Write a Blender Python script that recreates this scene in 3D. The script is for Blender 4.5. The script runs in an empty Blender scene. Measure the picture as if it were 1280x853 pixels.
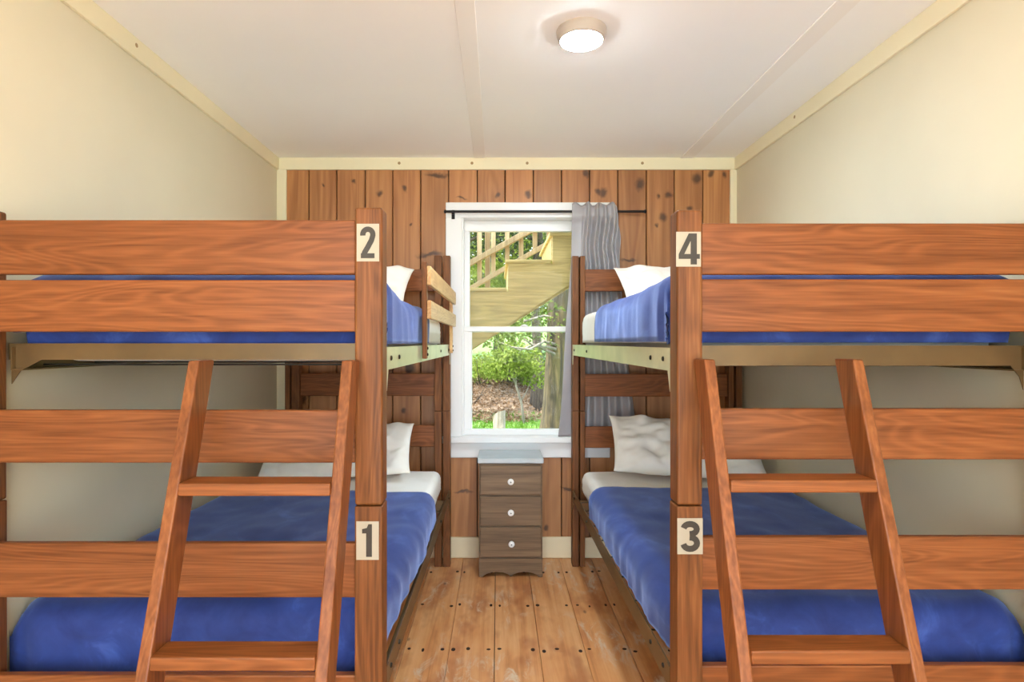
import bpy, bmesh, math, random
from mathutils import Vector, Matrix, noise, Euler

random.seed(7)
S = bpy.context.scene
COL = S.collection

# ------------------------------------------------------------------ camera
F = 746.0; CX = 622.0; CY = 428.0; CH = 1.315       # focal length (px of a 1280 wide frame), vanishing point, lens height
cam_d = bpy.data.cameras.new('camera'); cam = bpy.data.objects.new('camera', cam_d); COL.objects.link(cam)
cam.location = (0, 0, CH); cam.rotation_euler = (math.pi / 2, 0, 0)
cam_d.sensor_width = 36; cam_d.lens = F / 1280 * 36
cam_d.shift_x = (640 - CX) / 1280; cam_d.shift_y = (CY - 426.5) / 1280
cam_d.clip_start = .02; cam_d.clip_end = 300
S.camera = cam

# ------------------------------------------------------------------ sky, sun, exposure
W = bpy.data.worlds.new('world'); S.world = W; W.use_nodes = True
bg = W.node_tree.nodes['Background']
bg.inputs[0].default_value = (.75, .915, 1.07, 1); bg.inputs[1].default_value = 5.6
sun_d = bpy.data.lights.new('sun', 'SUN'); sun = bpy.data.objects.new('sun', sun_d); COL.objects.link(sun)
sun_d.energy = 13.0; sun_d.angle = math.radians(3); sun_d.color = (1, .96, .9)
sun.rotation_euler = (math.radians(38), 0, math.radians(-60)); sun.location = (0, 0, 20)
S.view_settings.view_transform = 'Standard'; S.view_settings.look = 'None'
S.view_settings.exposure = 0.50; S.view_settings.gamma = 1.0; S.view_settings.use_curve_mapping = False
LAMP_STRENGTH = 290.0
S.cycles.diffuse_bounces = 12; S.cycles.max_bounces = 16; S.cycles.transparent_max_bounces = 12

# ------------------------------------------------------------------ helpers
ORG = {}

def link(name, mesh, loc=(0, 0, 0), parent=None):
    o = bpy.data.objects.new(name, mesh); COL.objects.link(o)
    o.location = loc
    if parent is not None:
        o.parent = parent
    return o

def tag(o, label=None, cat=None, group=None, kind=None):
    if label: o['label'] = label
    if cat: o['category'] = cat
    if group: o['group'] = group
    if kind: o['kind'] = kind
    return o

def thing(name, loc, label, cat, group=None):
    o = bpy.data.objects.new(name, None); COL.objects.link(o); o.location = loc
    o.empty_display_size = .1
    ORG[o.name] = Vector(loc)
    return tag(o, label, cat, group)

def to_mesh(name, bm, mat, smooth=None):
    me = bpy.data.meshes.new(name)
    bmesh.ops.recalc_face_normals(bm, faces=bm.faces)
    bm.to_mesh(me); bm.free()
    if mat: me.materials.append(mat)
    if smooth is not None:
        for p in me.polygons: p.use_smooth = True
        if smooth < 3.1:
            me.set_sharp_from_angle(angle=smooth)
    return me

def part(name, bm, mat, parent=None, loc=None, smooth=None, recalc=True):
    """bm in world coordinates -> one object whose origin is its thing's origin (or loc)."""
    if parent is not None:
        org = ORG[parent.name]
    else:
        org = Vector(loc) if loc is not None else Vector((0, 0, 0))
    if org.length:
        bmesh.ops.translate(bm, verts=bm.verts, vec=-org)
    me = to_mesh(name, bm, mat, smooth)
    o = link(name, me, (0, 0, 0) if parent is not None else org, parent)
    ORG[o.name] = org
    return o

def hexa(c, bev=0, seg=1, bm=None):
    """box from 8 corners: bottom ring (4) then top ring (4)."""
    own = bmesh.new()
    v = [own.verts.new(p) for p in c]
    for f in ((3, 2, 1, 0), (4, 5, 6, 7), (0, 1, 5, 4), (1, 2, 6, 5), (2, 3, 7, 6), (3, 0, 4, 7)):
        own.faces.new([v[i] for i in f])
    if bev:
        bmesh.ops.bevel(own, geom=list(own.edges), offset=bev, segments=seg, affect='EDGES', profile=.5)
    if bm is None:
        return own
    me = bpy.data.meshes.new('tmp'); own.to_mesh(me); own.free(); bm.from_mesh(me); bpy.data.meshes.remove(me)
    return bm

def box(x0, x1, y0, y1, z0, z1, bev=0, seg=1, bm=None):
    return hexa([(x0, y0, z0), (x1, y0, z0), (x1, y1, z0), (x0, y1, z0),
                 (x0, y0, z1), (x1, y0, z1), (x1, y1, z1), (x0, y1, z1)], bev, seg, bm)

def prism(poly, axis, a, b, bm=None, bev=0):
    """extrude a 2-D polygon along an axis from a to b; poly is in the two other axes in order."""
    own = bm or bmesh.new()
    def P(u, v, w):
        return {'x': (w, u, v), 'y': (u, w, v), 'z': (u, v, w)}[axis]
    A = [own.verts.new(P(u, v, a)) for u, v in poly]; B = [own.verts.new(P(u, v, b)) for u, v in poly]
    own.faces.new(A); own.faces.new(B[::-1])
    n = len(poly)
    for i in range(n):
        own.faces.new((A[i], A[(i + 1) % n], B[(i + 1) % n], B[i]))
    if bev:
        bmesh.ops.recalc_face_normals(own, faces=own.faces)
        bmesh.ops.bevel(own, geom=list(own.edges), offset=bev, segments=1, affect='EDGES')
    return own

def lathe(prof, center, axis=(0, 0, 1), n=24, bm=None):
    """prof: list of (radius, height) along the axis."""
    bm = bm or bmesh.new()
    q = Vector((0, 0, 1)).rotation_difference(Vector(axis)).to_matrix()
    c = Vector(center); rings = []
    for r, h in prof:
        if r < 1e-6:
            rings.append([bm.verts.new(c + q @ Vector((0, 0, h)))])
        else:
            rings.append([bm.verts.new(c + q @ Vector((r * math.cos(2 * math.pi * k / n), r * math.sin(2 * math.pi * k / n), h))) for k in range(n)])
    for a, b in zip(rings, rings[1:]):
        for k in range(n):
            k2 = (k + 1) % n
            if len(a) == 1 and len(b) == 1: continue
            if len(a) == 1: bm.faces.new((a[0], b[k], b[k2]))
            elif len(b) == 1: bm.faces.new((a[k], a[k2], b[0]))
            else: bm.faces.new((a[k], a[k2], b[k2], b[k]))
    if len(rings[0]) > 1: bm.faces.new(rings[0][::-1])
    if len(rings[-1]) > 1: bm.faces.new(rings[-1])
    return bm

def tube(pts, radii, n=8, bm=None):
    bm = bm or bmesh.new(); prev = None
    pts = [Vector(p) for p in pts]
    for i, p in enumerate(pts):
        d = (pts[min(i + 1, len(pts) - 1)] - pts[max(i - 1, 0)]).normalized()
        u = d.cross(Vector((.31, .92, .23))).normalized(); w = d.cross(u)
        r = radii[i] if isinstance(radii, (list, tuple)) else radii
        ring = [bm.verts.new(p + (u * math.cos(2 * math.pi * k / n) + w * math.sin(2 * math.pi * k / n)) * r) for k in range(n)]
        if prev:
            for k in range(n):
                bm.faces.new((prev[k], prev[(k + 1) % n], ring[(k + 1) % n], ring[k]))
        else:
            bm.faces.new(ring[::-1])
        prev = ring
    bm.faces.new(prev)
    return bm

def at(px, py, y):
    """the point at depth y that the photograph shows at pixel (px, py)."""
    return Vector(((px - CX) * y / F, y, CH - (py - CY) * y / F))

def lin(h):
    h = h.lstrip('#'); c = [int(h[i:i + 2], 16) / 255 for i in (0, 2, 4)]
    return tuple(x / 12.92 if x <= .04045 else ((x + .055) / 1.055) ** 2.4 for x in c) + (1,)

# ------------------------------------------------------------------ materials
class NT:
    def __init__(s, name):
        s.m = bpy.data.materials.new(name); s.m.use_nodes = True
        s.t = s.m.node_tree; s.b = s.t.nodes['Principled BSDF']; s.out = s.t.nodes['Material Output']
    def n(s, typ, **kw):
        nd = s.t.nodes.new(typ)
        for k, v in kw.items():
            if isinstance(k, str) and hasattr(nd, k) and k not in nd.inputs: setattr(nd, k, v)
            else: nd.inputs[k].default_value = v
        return nd
    def l(s, a, b): s.t.links.new(a, b)
    def inp(s, nd, key, v):
        if hasattr(v, 'links'): s.l(v, nd.inputs[key])
        else: nd.inputs[key].default_value = v
    def math(s, op, a, b=0.0, clamp=False):
        nd = s.t.nodes.new('ShaderNodeMath'); nd.operation = op; nd.use_clamp = clamp
        s.inp(nd, 0, a); s.inp(nd, 1, b); return nd.outputs[0]
    def mix(s, fac, a, b, blend='MIX'):
        nd = s.t.nodes.new('ShaderNodeMix'); nd.data_type = 'RGBA'; nd.blend_type = blend
        s.inp(nd, 0, fac); s.inp(nd, 6, a); s.inp(nd, 7, b); return nd.outputs[2]
    def ramp(s, fac, stops):
        nd = s.t.nodes.new('ShaderNodeValToRGB'); e = nd.color_ramp.elements
        while len(e) < len(stops): e.new(.5)
        for k, (p, c) in enumerate(stops):
            e[k].position = p; e[k].color = c if len(c) == 4 else (*c, 1)
        s.inp(nd, 0, fac); return nd.outputs[0]
    def coords(s, scale=(1, 1, 1), rand=0.0, kind='Object'):
        tc = s.t.nodes.new('ShaderNodeTexCoord'); v = tc.outputs[kind]
        if rand:
            oi = s.t.nodes.new('ShaderNodeObjectInfo')
            cx = s.t.nodes.new('ShaderNodeCombineXYZ')
            for k, f in enumerate((rand, rand * 1.7, rand * 2.3)):
                s.l(s.math('MULTIPLY', oi.outputs['Random'], f), cx.inputs[k])
            a = s.t.nodes.new('ShaderNodeVectorMath'); a.operation = 'ADD'
            s.l(v, a.inputs[0]); s.l(cx.outputs[0], a.inputs[1]); v = a.outputs[0]
        m = s.t.nodes.new('ShaderNodeMapping'); m.inputs['Scale'].default_value = scale
        s.l(v, m.inputs[0]); return m.outputs[0]
    def noise(s, vec, scale=5, detail=3, rough=.5, dist=0):
        nd = s.t.nodes.new('ShaderNodeTexNoise')
        nd.inputs['Scale'].default_value = scale; nd.inputs['Detail'].default_value = detail
        nd.inputs['Roughness'].default_value = rough; nd.inputs['Distortion'].default_value = dist
        s.l(vec, nd.inputs['Vector']); return nd.outputs['Fac']
    def bump(s, h, strength=.2, dist=.002):
        nd = s.t.nodes.new('ShaderNodeBump'); nd.inputs['Strength'].default_value = strength
        nd.inputs['Distance'].default_value = dist
        s.l(h, nd.inputs['Height']); s.l(nd.outputs[0], s.b.inputs['Normal'])
    def base(s, v): s.inp(s.b, 'Base Color', v)
    def set(s, **kw):
        for k, v in kw.items(): s.b.inputs[k.replace('_', ' ')].default_value = v
        return s

def plain(name, col, rough=.5, metal=0, var=.06, scale=9, bump=.05, **kw):
    m = NT(name); v = m.coords()
    nf = m.noise(v, scale, 4)
    c = lin(col) if isinstance(col, str) else col
    d = tuple(x * (1 - var * 2) for x in c[:3]) + (1,); e = tuple(min(1, x * (1 + var)) for x in c[:3]) + (1,)
    m.base(m.ramp(nf, [(.3, d), (.7, e)]))
    m.set(Roughness=rough, Metallic=metal, **kw)
    if bump:
        m.bump(m.noise(v, scale * 14, 3), bump, .001)
    return m.m

def wood(name, axis, dark, mid, light, rough=.42, across=1.0, ring=1.0, coat=.04, seed=9.0, var=.16, fine=.4, spec=.25):
    """stained board: streaks along axis, cathedral rings and pores."""
    m = NT(name)
    k = 'xyz'.index(axis)
    s1 = [42 * across] * 3; s1[k] = 1.0
    s2 = [7.5 * across] * 3; s2[k] = .9
    s3 = [170 * across] * 3; s3[k] = 7
    v1 = m.coords(tuple(s1), seed); v2 = m.coords(tuple(s2), seed); v3 = m.coords(tuple(s3), seed)
    streak = m.noise(v1, 1, 4, .6, .4)
    field = m.noise(v2, 1, 2, .45, .6)
    rings = m.math('SINE', m.math('MULTIPLY', field, 130 * ring))
    rings = m.math('MULTIPLY_ADD', rings, .5); rings.node.inputs[2].default_value = .5
    rings = m.math('POWER', rings, 1.6)
    pores = m.noise(v3, 1, 2, .5)
    fac = m.math('ADD', m.math('MULTIPLY', streak, .62), m.math('MULTIPLY', rings, .13))
    fac = m.math('ADD', fac, m.math('MULTIPLY', m.math('SUBTRACT', pores, .5), fine))
    col = m.ramp(fac, [(.18, lin(dark)), (.45, lin(mid)), (.72, lin(light))])
    oi = m.t.nodes.new('ShaderNodeObjectInfo')
    hv = m.n('ShaderNodeHueSaturation')
    m.l(m.math('ADD', m.math('MULTIPLY', oi.outputs['Random'], var), 1 - var / 2), hv.inputs['Value'])
    m.l(col, hv.inputs['Color']); m.base(hv.outputs[0])
    m.set(Roughness=rough, Coat_Weight=coat, Coat_Roughness=.25, Specular_IOR_Level=spec)
    m.bump(fac, .12, .002)
    return m.m

BX = wood('bunk_wood_crosswise', 'x', '6a3a1a', '8a512a', '9c6338')
BY = wood('bunk_wood_lengthwise', 'y', '6a3a1a', '8a512a', '9c6338')
BZ = wood('bunk_wood_upright', 'z', '5c3618', '7a4a25', '946236', coat=.04, rough=.5, fine=.55)
LZ = wood('ladder_wood_upright', 'z', '6a3a1c', '8a522c', '9e683c')
M_GUARD_GLARE = wood('guard_rail_wood_glare', 'y', 'b88858', 'd4ac78', 'e4c698', rough=.35)  # pale tone: the glare on the aisle side is put into the wood colour
M_STAIR = wood('stair_lumber', 'x', 'b09660', 'd8bc80', 'e6d09c', rough=.75, coat=0, ring=.4)
M_STAIRZ = wood('baluster_lumber', 'z', '947e62', 'b89e7e', 'ccb496', rough=.75, coat=0, ring=.4)
M_STAND = wood('nightstand_wood', 'x', '5c4833', '7c6248', '927858', rough=.38, ring=.12, coat=.15, var=.05)

def board_material():
    """knotty pine wall boards, stained red-brown; knots where the wall has them."""
    m = NT('knotty_pine_wall')
    s1 = (24, 24, .9); s2 = (6, 6, .55)
    streak = m.noise(m.coords(s1, 11), 1, 4, .6, .5)
    field = m.noise(m.coords(s2, 11), 1, 2, .5, .5)
    rings = m.math('SINE', m.math('MULTIPLY', field, 60))
    fac = m.math('ADD', m.math('MULTIPLY', streak, .7), m.math('MULTIPLY', rings, .06))
    col = m.ramp(fac, [(.15, lin('935a30')), (.42, lin('b47a48')), (.7, lin('ca9460'))])
    oi = m.t.nodes.new('ShaderNodeObjectInfo')
    hv = m.n('ShaderNodeHueSaturation')
    m.l(m.math('ADD', m.math('MULTIPLY', oi.outputs['Random'], .3), .85), hv.inputs['Value'])
    m.l(col, hv.inputs['Color']); col = hv.outputs[0]
    # knots: (x, z, half width, half height, strength) in the wall's own metres
    KN = [at(443, 226, 3.648), at(475, 242, 3.648), at(506, 236, 3.648), at(577, 248, 3.648), at(622, 244, 3.648), at(660, 244, 3.648),
          at(732, 217, 3.648), at(754, 240, 3.648), at(800, 231, 3.648), at(823, 245, 3.648), at(835, 244, 3.648), at(828, 273, 3.648),
          at(821, 285, 3.648), at(871, 224, 3.648), at(888, 218, 3.648), at(905, 219, 3.648), at(546, 219, 3.648), at(536, 319, 3.648),
          at(514, 282, 3.648), at(786, 325, 3.648), at(505, 513, 3.648), at(379, 500, 3.648), at(512, 460, 3.648), at(579, 616, 3.648),
          at(710, 612, 3.648), at(683, 659, 3.648), at(748, 240, 3.648), at(395, 300, 3.648), at(862, 262, 3.648), at(404, 232, 3.648)]
    SZ = [.013, .02, .017, .022, .016, .02, .018, .024, .03, .014, .019, .026, .012, .03, .02, .016, .03, .03, .009, .022, .014, .02, .03, .02, .018, .014, .02, .01, .02, .01]
    WID = {16: 2.2, 17: 2.4, 19: 2.0, 23: 2.6, 24: 2.4, 3: 1.5}
    tc = m.t.nodes.new('ShaderNodeTexCoord')
    ns = m.t.nodes.new('ShaderNodeTexNoise'); ns.inputs['Scale'].default_value = 16; ns.inputs['Detail'].default_value = 3
    m.l(tc.outputs['Object'], ns.inputs['Vector'])
    vm = m.t.nodes.new('ShaderNodeVectorMath'); vm.operation = 'MULTIPLY_ADD'
    m.l(ns.outputs['Color'], vm.inputs[0]); vm.inputs[1].default_value = (.05, 0, .07); m.l(tc.outputs['Object'], vm.inputs[2])
    tot = None
    for i, p in enumerate(KN):
        r = SZ[i]; w = WID.get(i, .9); h = .45 if i in WID else 1.2
        mp = m.t.nodes.new('ShaderNodeVectorMath'); mp.operation = 'MULTIPLY_ADD'
        sx, sz = 1 / (r * w), 1 / (r * h)
        m.l(vm.outputs[0], mp.inputs[0]); mp.inputs[1].default_value = (sx, 0, sz)
        mp.inputs[2].default_value = (-(p.x + .025) * sx, 0, -(p.z + .035) * sz)
        ln = m.t.nodes.new('ShaderNodeVectorMath'); ln.operation = 'LENGTH'; m.l(mp.outputs[0], ln.inputs[0])
        k = m.n('ShaderNodeMapRange'); k.interpolation_type = 'SMOOTHSTEP'
        k.inputs['From Min'].default_value = 1.5; k.inputs['From Max'].default_value = .35
        m.l(ln.outputs['Value'], k.inputs['Value'])
        tot = k.outputs[0] if tot is None else m.math('MAXIMUM', tot, k.outputs[0])
    col = m.mix(m.math('MULTIPLY', tot, .78), col, lin('2c1a12'))
    m.base(col); m.set(Roughness=.45, Coat_Weight=.1, Coat_Roughness=.3)
    m.bump(fac, .1, .002)
    return m.m
M_BOARD = board_material()

def floor_material():
    m = NT('worn_pine_floor')
    streak = m.noise(m.coords((28, .9, 28), 13), 1, 4, .62, .5)
    blot = m.noise(m.coords((5, 2.2, 5), 13), 1, 4, .6)
    fac = m.math('ADD', m.math('MULTIPLY', streak, .55), m.math('MULTIPLY', blot, .42))
    col = m.ramp(fac, [(.26, lin('9c5a26')), (.44, lin('d4935a')), (.62, lin('e6b27c'))])
    red = m.noise(m.coords((7, 3, 7), 5), 1, 3, .6)
    col = m.mix(m.math('MULTIPLY', m.ramp(red, [(.5, (0, 0, 0)), (.68, (1, 1, 1))]), .6), col, lin('9a4c1e'))
    wear = m.noise(m.coords((14, 5, 14)), 1, 6, .72, .8); wl = m.noise(m.coords((2.2, 1.6, 2)), 1, 2)
    wf = m.math('MULTIPLY', m.ramp(wear, [(.52, (0, 0, 0)), (.64, (1, 1, 1))]), m.ramp(wl, [(.44, (0, 0, 0)), (.56, (1, 1, 1))]))
    col = m.mix(m.math('MULTIPLY', wf, .8), col, lin('d8c8b0'))
    vo = m.n('ShaderNodeTexVoronoi'); vo.inputs['Scale'].default_value = 1
    m.l(m.coords((7, 3.2, 7), 3), vo.inputs['Vector'])
    kn = m.ramp(vo.outputs['Distance'], [(.035, (1, 1, 1)), (.075, (0, 0, 0))])
    col = m.mix(m.math('MULTIPLY', kn, .7), col, lin('5a2c12'))
    m.base(col); m.set(Roughness=.4, Coat_Weight=.12, Coat_Roughness=.3)
    m.bump(fac, .15, .003)
    return m.m
M_FLOOR = floor_material()

def paint(name, col, rough=.6, var=.03):
    return plain(name, col, rough, 0, var, 1.6, .04)

M_WALL = paint('cream_wall_paint', 'dfd6bb', .62)
M_CEIL = paint('white_ceiling_paint', 'f8f7f4', .6, .01)
M_STRIP = paint('ceiling_strip_paint', 'f4f0ea', .6, .01)
M_TRIM = paint('cream_trim_paint', 'efe4c2', .5)
M_BASE = paint('cream_baseboard_paint', 'e8d6b0', .5)
M_WHITE = paint('white_window_paint', 'eeeeee', .32, .01)
M_DARK = plain('dark_gap', '1c120c', .9)
M_NAIL = plain('rusty_nail', '3a2215', .7, .3)
M_TRIMNAIL = plain('brass_nail', 'a88a60', .6, 0)
M_BLACK = plain('black_rod_metal', '24201f', .4, .6)
M_TAG = plain('beige_number_card', 'b0a896', .6, 0, .04)
M_DIGIT = plain('dark_digit_print', '39332b', .6, 0, .1, 30)
M_KNOB = plain('white_ceramic', 'f4f2ee', .18, 0, .01, bump=0)
M_SCREW = plain('knob_screw_metal', '6a6660', .35, .8, bump=0)
M_STEEL = plain('painted_steel_lit', 'c4bc9e', .34, .2, .1, 6)  # frame paint lightened: glare on the aisle rails is in the colour
M_STEEL_SHADED = plain('painted_steel_shaded', '6d5636', .36, .4, .12, 6)  # the same frame paint, a darker copy with shade in its colour
M_BOLT = plain('bolt_steel', '3c3630', .4, .8, bump=0)
M_WIRE = plain('spring_wire', '55534f', .4, .8, bump=0)
M_TOP = plain('nightstand_top_reflection', 'b4bec2', .14, .1, .04, 7, .02)  # grey-blue of the reflected window is put into the base colour
M_RIM = plain('lamp_rim_plastic', 'b8aca2', .4, 0, .02, bump=0)
M_FOUND = plain('foundation', '6a665f', .9)

def fabric(name, col, dark, rough=.9, scale=40, sheen=.3, bump=.25, streak=None, lightc=None):
    m = NT(name)
    v = m.coords(streak or (6, 6, 6), 4)
    n1 = m.noise(v, 1, 5, .6, .6)
    stops = [(.3, lin(dark)), (.55, lin(col))] + ([(.76, lin(lightc))] if lightc else [])
    m.base(m.ramp(n1, stops))
    m.set(Roughness=rough, Sheen_Weight=sheen, Sheen_Roughness=.4)
    m.bump(m.noise(m.coords((1, 1, 1)), scale * 10, 2), bump, .001)
    return m.m
M_BLUE = fabric('blue_fleece', '22397e', '182c6c', .85, 60, .55, .3, (9, 5, 9), '3f5aa6')
M_BLUE.node_tree.nodes['Principled BSDF'].inputs['Sheen Tint'].default_value = (.42, .55, 1, 1)
M_SHEET = fabric('white_sheet_cotton', 'f6f4ef', 'f0ede6', .85, 60, .1, .15)
M_PILLOW = fabric('white_pillow_cotton', 'f6f3ec', 'f0ece3', .85, 60, .1, .15)
M_TICK = fabric('mattress_ticking', 'b8b4aa', 'a8a498', .9)
M_CURT = fabric('grey_satin_curtain', 'a29ea1', '989497', .33, 90, .2, .1, (3, 3, 1.5))

def glass_material():
    m = NT('window_glass'); t = m.t
    t.nodes.remove(m.b)
    tr = t.nodes.new('ShaderNodeBsdfTransparent'); tr.inputs[0].default_value = (.97, .985, .98, 1)
    gl = t.nodes.new('ShaderNodeBsdfGlossy'); gl.inputs['Roughness'].default_value = .01
    fr = t.nodes.new('ShaderNodeFresnel'); fr.inputs[0].default_value = 1.12
    mx = t.nodes.new('ShaderNodeMixShader')
    m.l(fr.outputs[0], mx.inputs[0]); m.l(tr.outputs[0], mx.inputs[1]); m.l(gl.outputs[0], mx.inputs[2])
    m.l(mx.outputs[0], m.out.inputs[0])
    return m.m
M_GLASS = glass_material()

def lens_material():
    m = NT('lamp_lens')
    m.base((1, 1, 1, 1)); m.b.inputs['Emission Color'].default_value = (.79, .92, 1.0, 1)
    m.b.inputs['Emission Strength'].default_value = LAMP_STRENGTH
    return m.m
M_LENS = lens_material()

def leaf_material(name, a, b, c):
    m = NT(name); t = m.t
    n1 = m.noise(m.coords((1, 1, 1)), 2.2, 3)
    n2 = m.noise(m.coords((1, 1, 1)), 23, 2)
    col = m.ramp(m.math('ADD', m.math('MULTIPLY', n1, .5), m.math('MULTIPLY', n2, .5)), [(.35, lin(a)), (.5, lin(b)), (.64, lin(c))])
    df = t.nodes.new('ShaderNodeBsdfDiffuse'); tl = t.nodes.new('ShaderNodeBsdfTranslucent')
    m.l(col, df.inputs[0]); m.l(col, tl.inputs[0])
    mx = t.nodes.new('ShaderNodeMixShader'); mx.inputs[0].default_value = .45
    m.l(df.outputs[0], mx.inputs[1]); m.l(tl.outputs[0], mx.inputs[2]); m.l(mx.outputs[0], m.out.inputs[0])
    t.nodes.remove(m.b)
    return m.m
LEAF_BRIGHT = leaf_material('bright_spring_leaf', '4c5c1a', '727f32', 'a0a55c')
LEAF_MID = leaf_material('mid_green_leaf', '3a4622', '58622f', '7e804c')
LEAF_DARK = leaf_material('evergreen_leaf', '2a3220', '444c32', '686f58')
LEAF_DRY = leaf_material('dry_leaf', '4a3626', '6c543e', '947a64')
LEAF_GRASS = leaf_material('grass_blade', '365514', '4e7022', '6e8a36')

def bark(name, a, b, c):
    m = NT(name)
    f = m.noise(m.coords((9, 9, 1.1)), 1, 5, .65, .8)
    m.base(m.ramp(f, [(.3, lin(a)), (.5, lin(b)), (.7, lin(c))])); m.set(Roughness=.9)
    m.bump(f, .9, .05); return m.m
BARK = bark('ridged_bark', '241c10', '40331c', '60502e')
BARK_DARK = bark('dark_bark', '2c2418', '46382a', '685848')
BARK_PALE = bark('pale_bark', '4e4438', '74685a', '96897a')

def ground_material():
    m = NT('woodland_ground')
    v = m.coords((1, 1, 1))
    f = m.noise(v, 6, 6, .7); g = m.noise(v, .6, 3)
    litter = m.ramp(f, [(.3, lin('3c2c20')), (.5, lin('66503c')), (.68, lin('8e765e'))])
    grass = m.ramp(f, [(.3, lin('365214')), (.5, lin('547424')), (.7, lin('76923c'))])
    sep = m.n('ShaderNodeSeparateXYZ'); m.l(v, sep.inputs[0])
    yy = m.math('ADD', sep.outputs[1], m.math('MULTIPLY', m.math('SUBTRACT', g, .5), 4.0))
    # mown grass to about 13 m, then a band of leaf litter, then the green bank
    a = m.math('GREATER_THAN', yy, 12.6); b = m.math('LESS_THAN', yy, 18.5)
    m.base(m.mix(m.math('MULTIPLY', a, b), grass, litter)); m.set(Roughness=.95)
    m.bump(f, .6, .05)
    return m.m
M_GROUND = ground_material()

# ------------------------------------------------------------------ room shell
XL, XR, YB, YF, ZC = -1.345, 1.457, 3.648, -2.0, 2.44      # left / right wall faces, board face, open near end, ceiling
GZ = -.3                                                   # ground outside
fl = part('floor', box(XL - .1, XR + .1, YF, YB + .15, GZ + .0, -.022), M_DARK); tag(fl, kind='structure')
seams = [XL] + [x for x in [-.208 + .1935 * k for k in range(-6, 9)] if XL + .03 < x < XR - .03] + [XR]
nail_me = to_mesh('nail', lathe([(.0085, 0), (.0085, .0012), (0, .0016)], (0, 0, 0), n=8), M_NAIL)
for a, b in zip(seams, seams[1:]):
    g = random.choice((.0006, .0010, .0022))
    dz = random.uniform(-.0025, 0)
    part('plank', box(a + g, b - g * .5, YF, YB + .018, -.022, dz, .0025), M_FLOOR, fl)
    if -.9 < a < .9:
        for yy in (1.66, 2.11, 2.55, 2.985, 3.42):
            for q in ((.022, -.024, .08) if random.random() < .3 else (.022, -.024)):
                x = (a if q > 0 else b) + q + random.uniform(-.006, .006)
                nn = link('nail', nail_me, (x, yy + random.uniform(-.012, .012), dz), fl)
                nn.scale = (random.uniform(.6, 1.15), random.uniform(.7, 1.7), 1)

wl = part('wall_left', box(XL - .1, XL, YF, YB + .15, GZ, ZC + .1), M_WALL); tag(wl, kind='structure')
wr = part('wall_right', box(XR, XR + .1, YF, YB + .15, GZ, ZC + .1), M_WALL); tag(wr, kind='structure')
ce = part('ceiling', box(XL - .1, XR + .1, YF, YB + .15, ZC, ZC + .1), M_CEIL); tag(ce, kind='structure')
HX0, HX1, HZ0, HZ1 = -.222, .590, .735, 2.090              # window opening
bmw = bmesh.new()
for a in ((XL, HX0, GZ, ZC), (HX1, XR, GZ, ZC), (HX0, HX1, GZ, HZ0), (HX0, HX1, HZ1, ZC)):
    box(a[0], a[1], YB + .02, YB + .15, a[2], a[3], bm=bmw)
wb = part('wall_back', bmw, M_DARK); tag(wb, kind='structure')
edges = [359.5, 386.1, 420.8, 456.5, 490.8, 525.7, 560.9, 596.4, 631.3, 666.7, 701.9, 737.1, 772, 808, 843, 878.7, 913.5]
ex = [XL] + [(p - CX) * YB / F for p in edges[1:-1]] + [XR]
for a, b in zip(ex, ex[1:]):
    a2, b2 = a + .0028, b - .0028
    spans = [(0.0, ZC)]
    if b2 > HX0 and a2 < HX1:
        if a2 < HX0 - .02 or b2 > HX1 + .02:              # a board notched round the opening
            poly = [(a2, 0), (b2, 0), (b2, HZ0), (HX0, HZ0), (HX0, HZ1), (b2, HZ1), (b2, ZC), (a2, ZC)] if a2 < HX0 else \
                   [(a2, 0), (b2, 0), (b2, ZC), (a2, ZC), (a2, HZ1), (HX1, HZ1), (HX1, HZ0), (a2, HZ0)]
            part('board', prism(poly, 'y', YB, YB + .02), M_BOARD, wb); continue
        spans = [(0.0, HZ0), (HZ1, ZC)]
    for z0, z1 in spans:
        part('board', box(a2, b2, YB, YB + .02, z0, z1, .003), M_BOARD, wb)

def strip(name, b, mat=M_TRIM):
    o = part(name, b, mat); tag(o, kind='structure'); return o
t1 = strip('trim_1', box(XL, XR, YB - .014, YB, ZC - .073, ZC, .002))
for px in (499, 590, 659, 803):
    p = at(px, 204, YB - .014)
    part('nail_head', lathe([(.009, 0), (.009, .001), (0, .002)], p, (0, -1, 0), 10), M_TRIMNAIL, t1)
t2 = strip('trim_2', box(XL, XL + .014, YF, YB - .014, ZC - .075, ZC, .002))
t3 = strip('trim_3', box(XR - .014, XR, YF, YB - .014, ZC - .075, ZC, .002))
for q, x, d in ((t2, XL + .014, 1), (t3, XR - .014, -1)):
    for yy in ((2.2,) if d > 0 else (2.9,)):
        part('nail_head', lathe([(.008, 0), (.008, .001), (0, .002)], (x, yy, ZC - .03), (d, 0, 0), 10), M_TRIMNAIL, q)
strip('trim_4', box(XL, XL + .058, YB - .014, YB, .127, ZC - .073, .002))
strip('trim_5', box(XR - .04, XR, YB - .014, YB, .127, ZC - .073, .002))
strip('trim_6', box(-.143, -.075, YF, YB - .014, ZC - .004, ZC, .0015), M_STRIP)
strip('trim_7', box(1.112, 1.190, YF, YB - .014, ZC - .006, ZC, .0015), M_STRIP)
strip('baseboard_back', box(XL, XR, YB - .016, YB, 0, .127, .003), M_BASE)
strip('baseboard_left', box(XL, XL + .012, YF, YB - .016, 0, .11, .003), M_BASE)
strip('baseboard_right', box(XR - .012, XR, YF, YB - .016, 0, .11, .003), M_BASE)

M_BOUNCE = plain('bounce_slab_pale', 'e2ddd4', .85, 0, .05, 3)
pt_ = part('floor_bounce_slab', box(-6, 6, YF - 9, YF, GZ + .005, -.01), M_BOUNCE); tag(pt_, kind='structure')  # unseen pale slab, added to bounce daylight into the room
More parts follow.
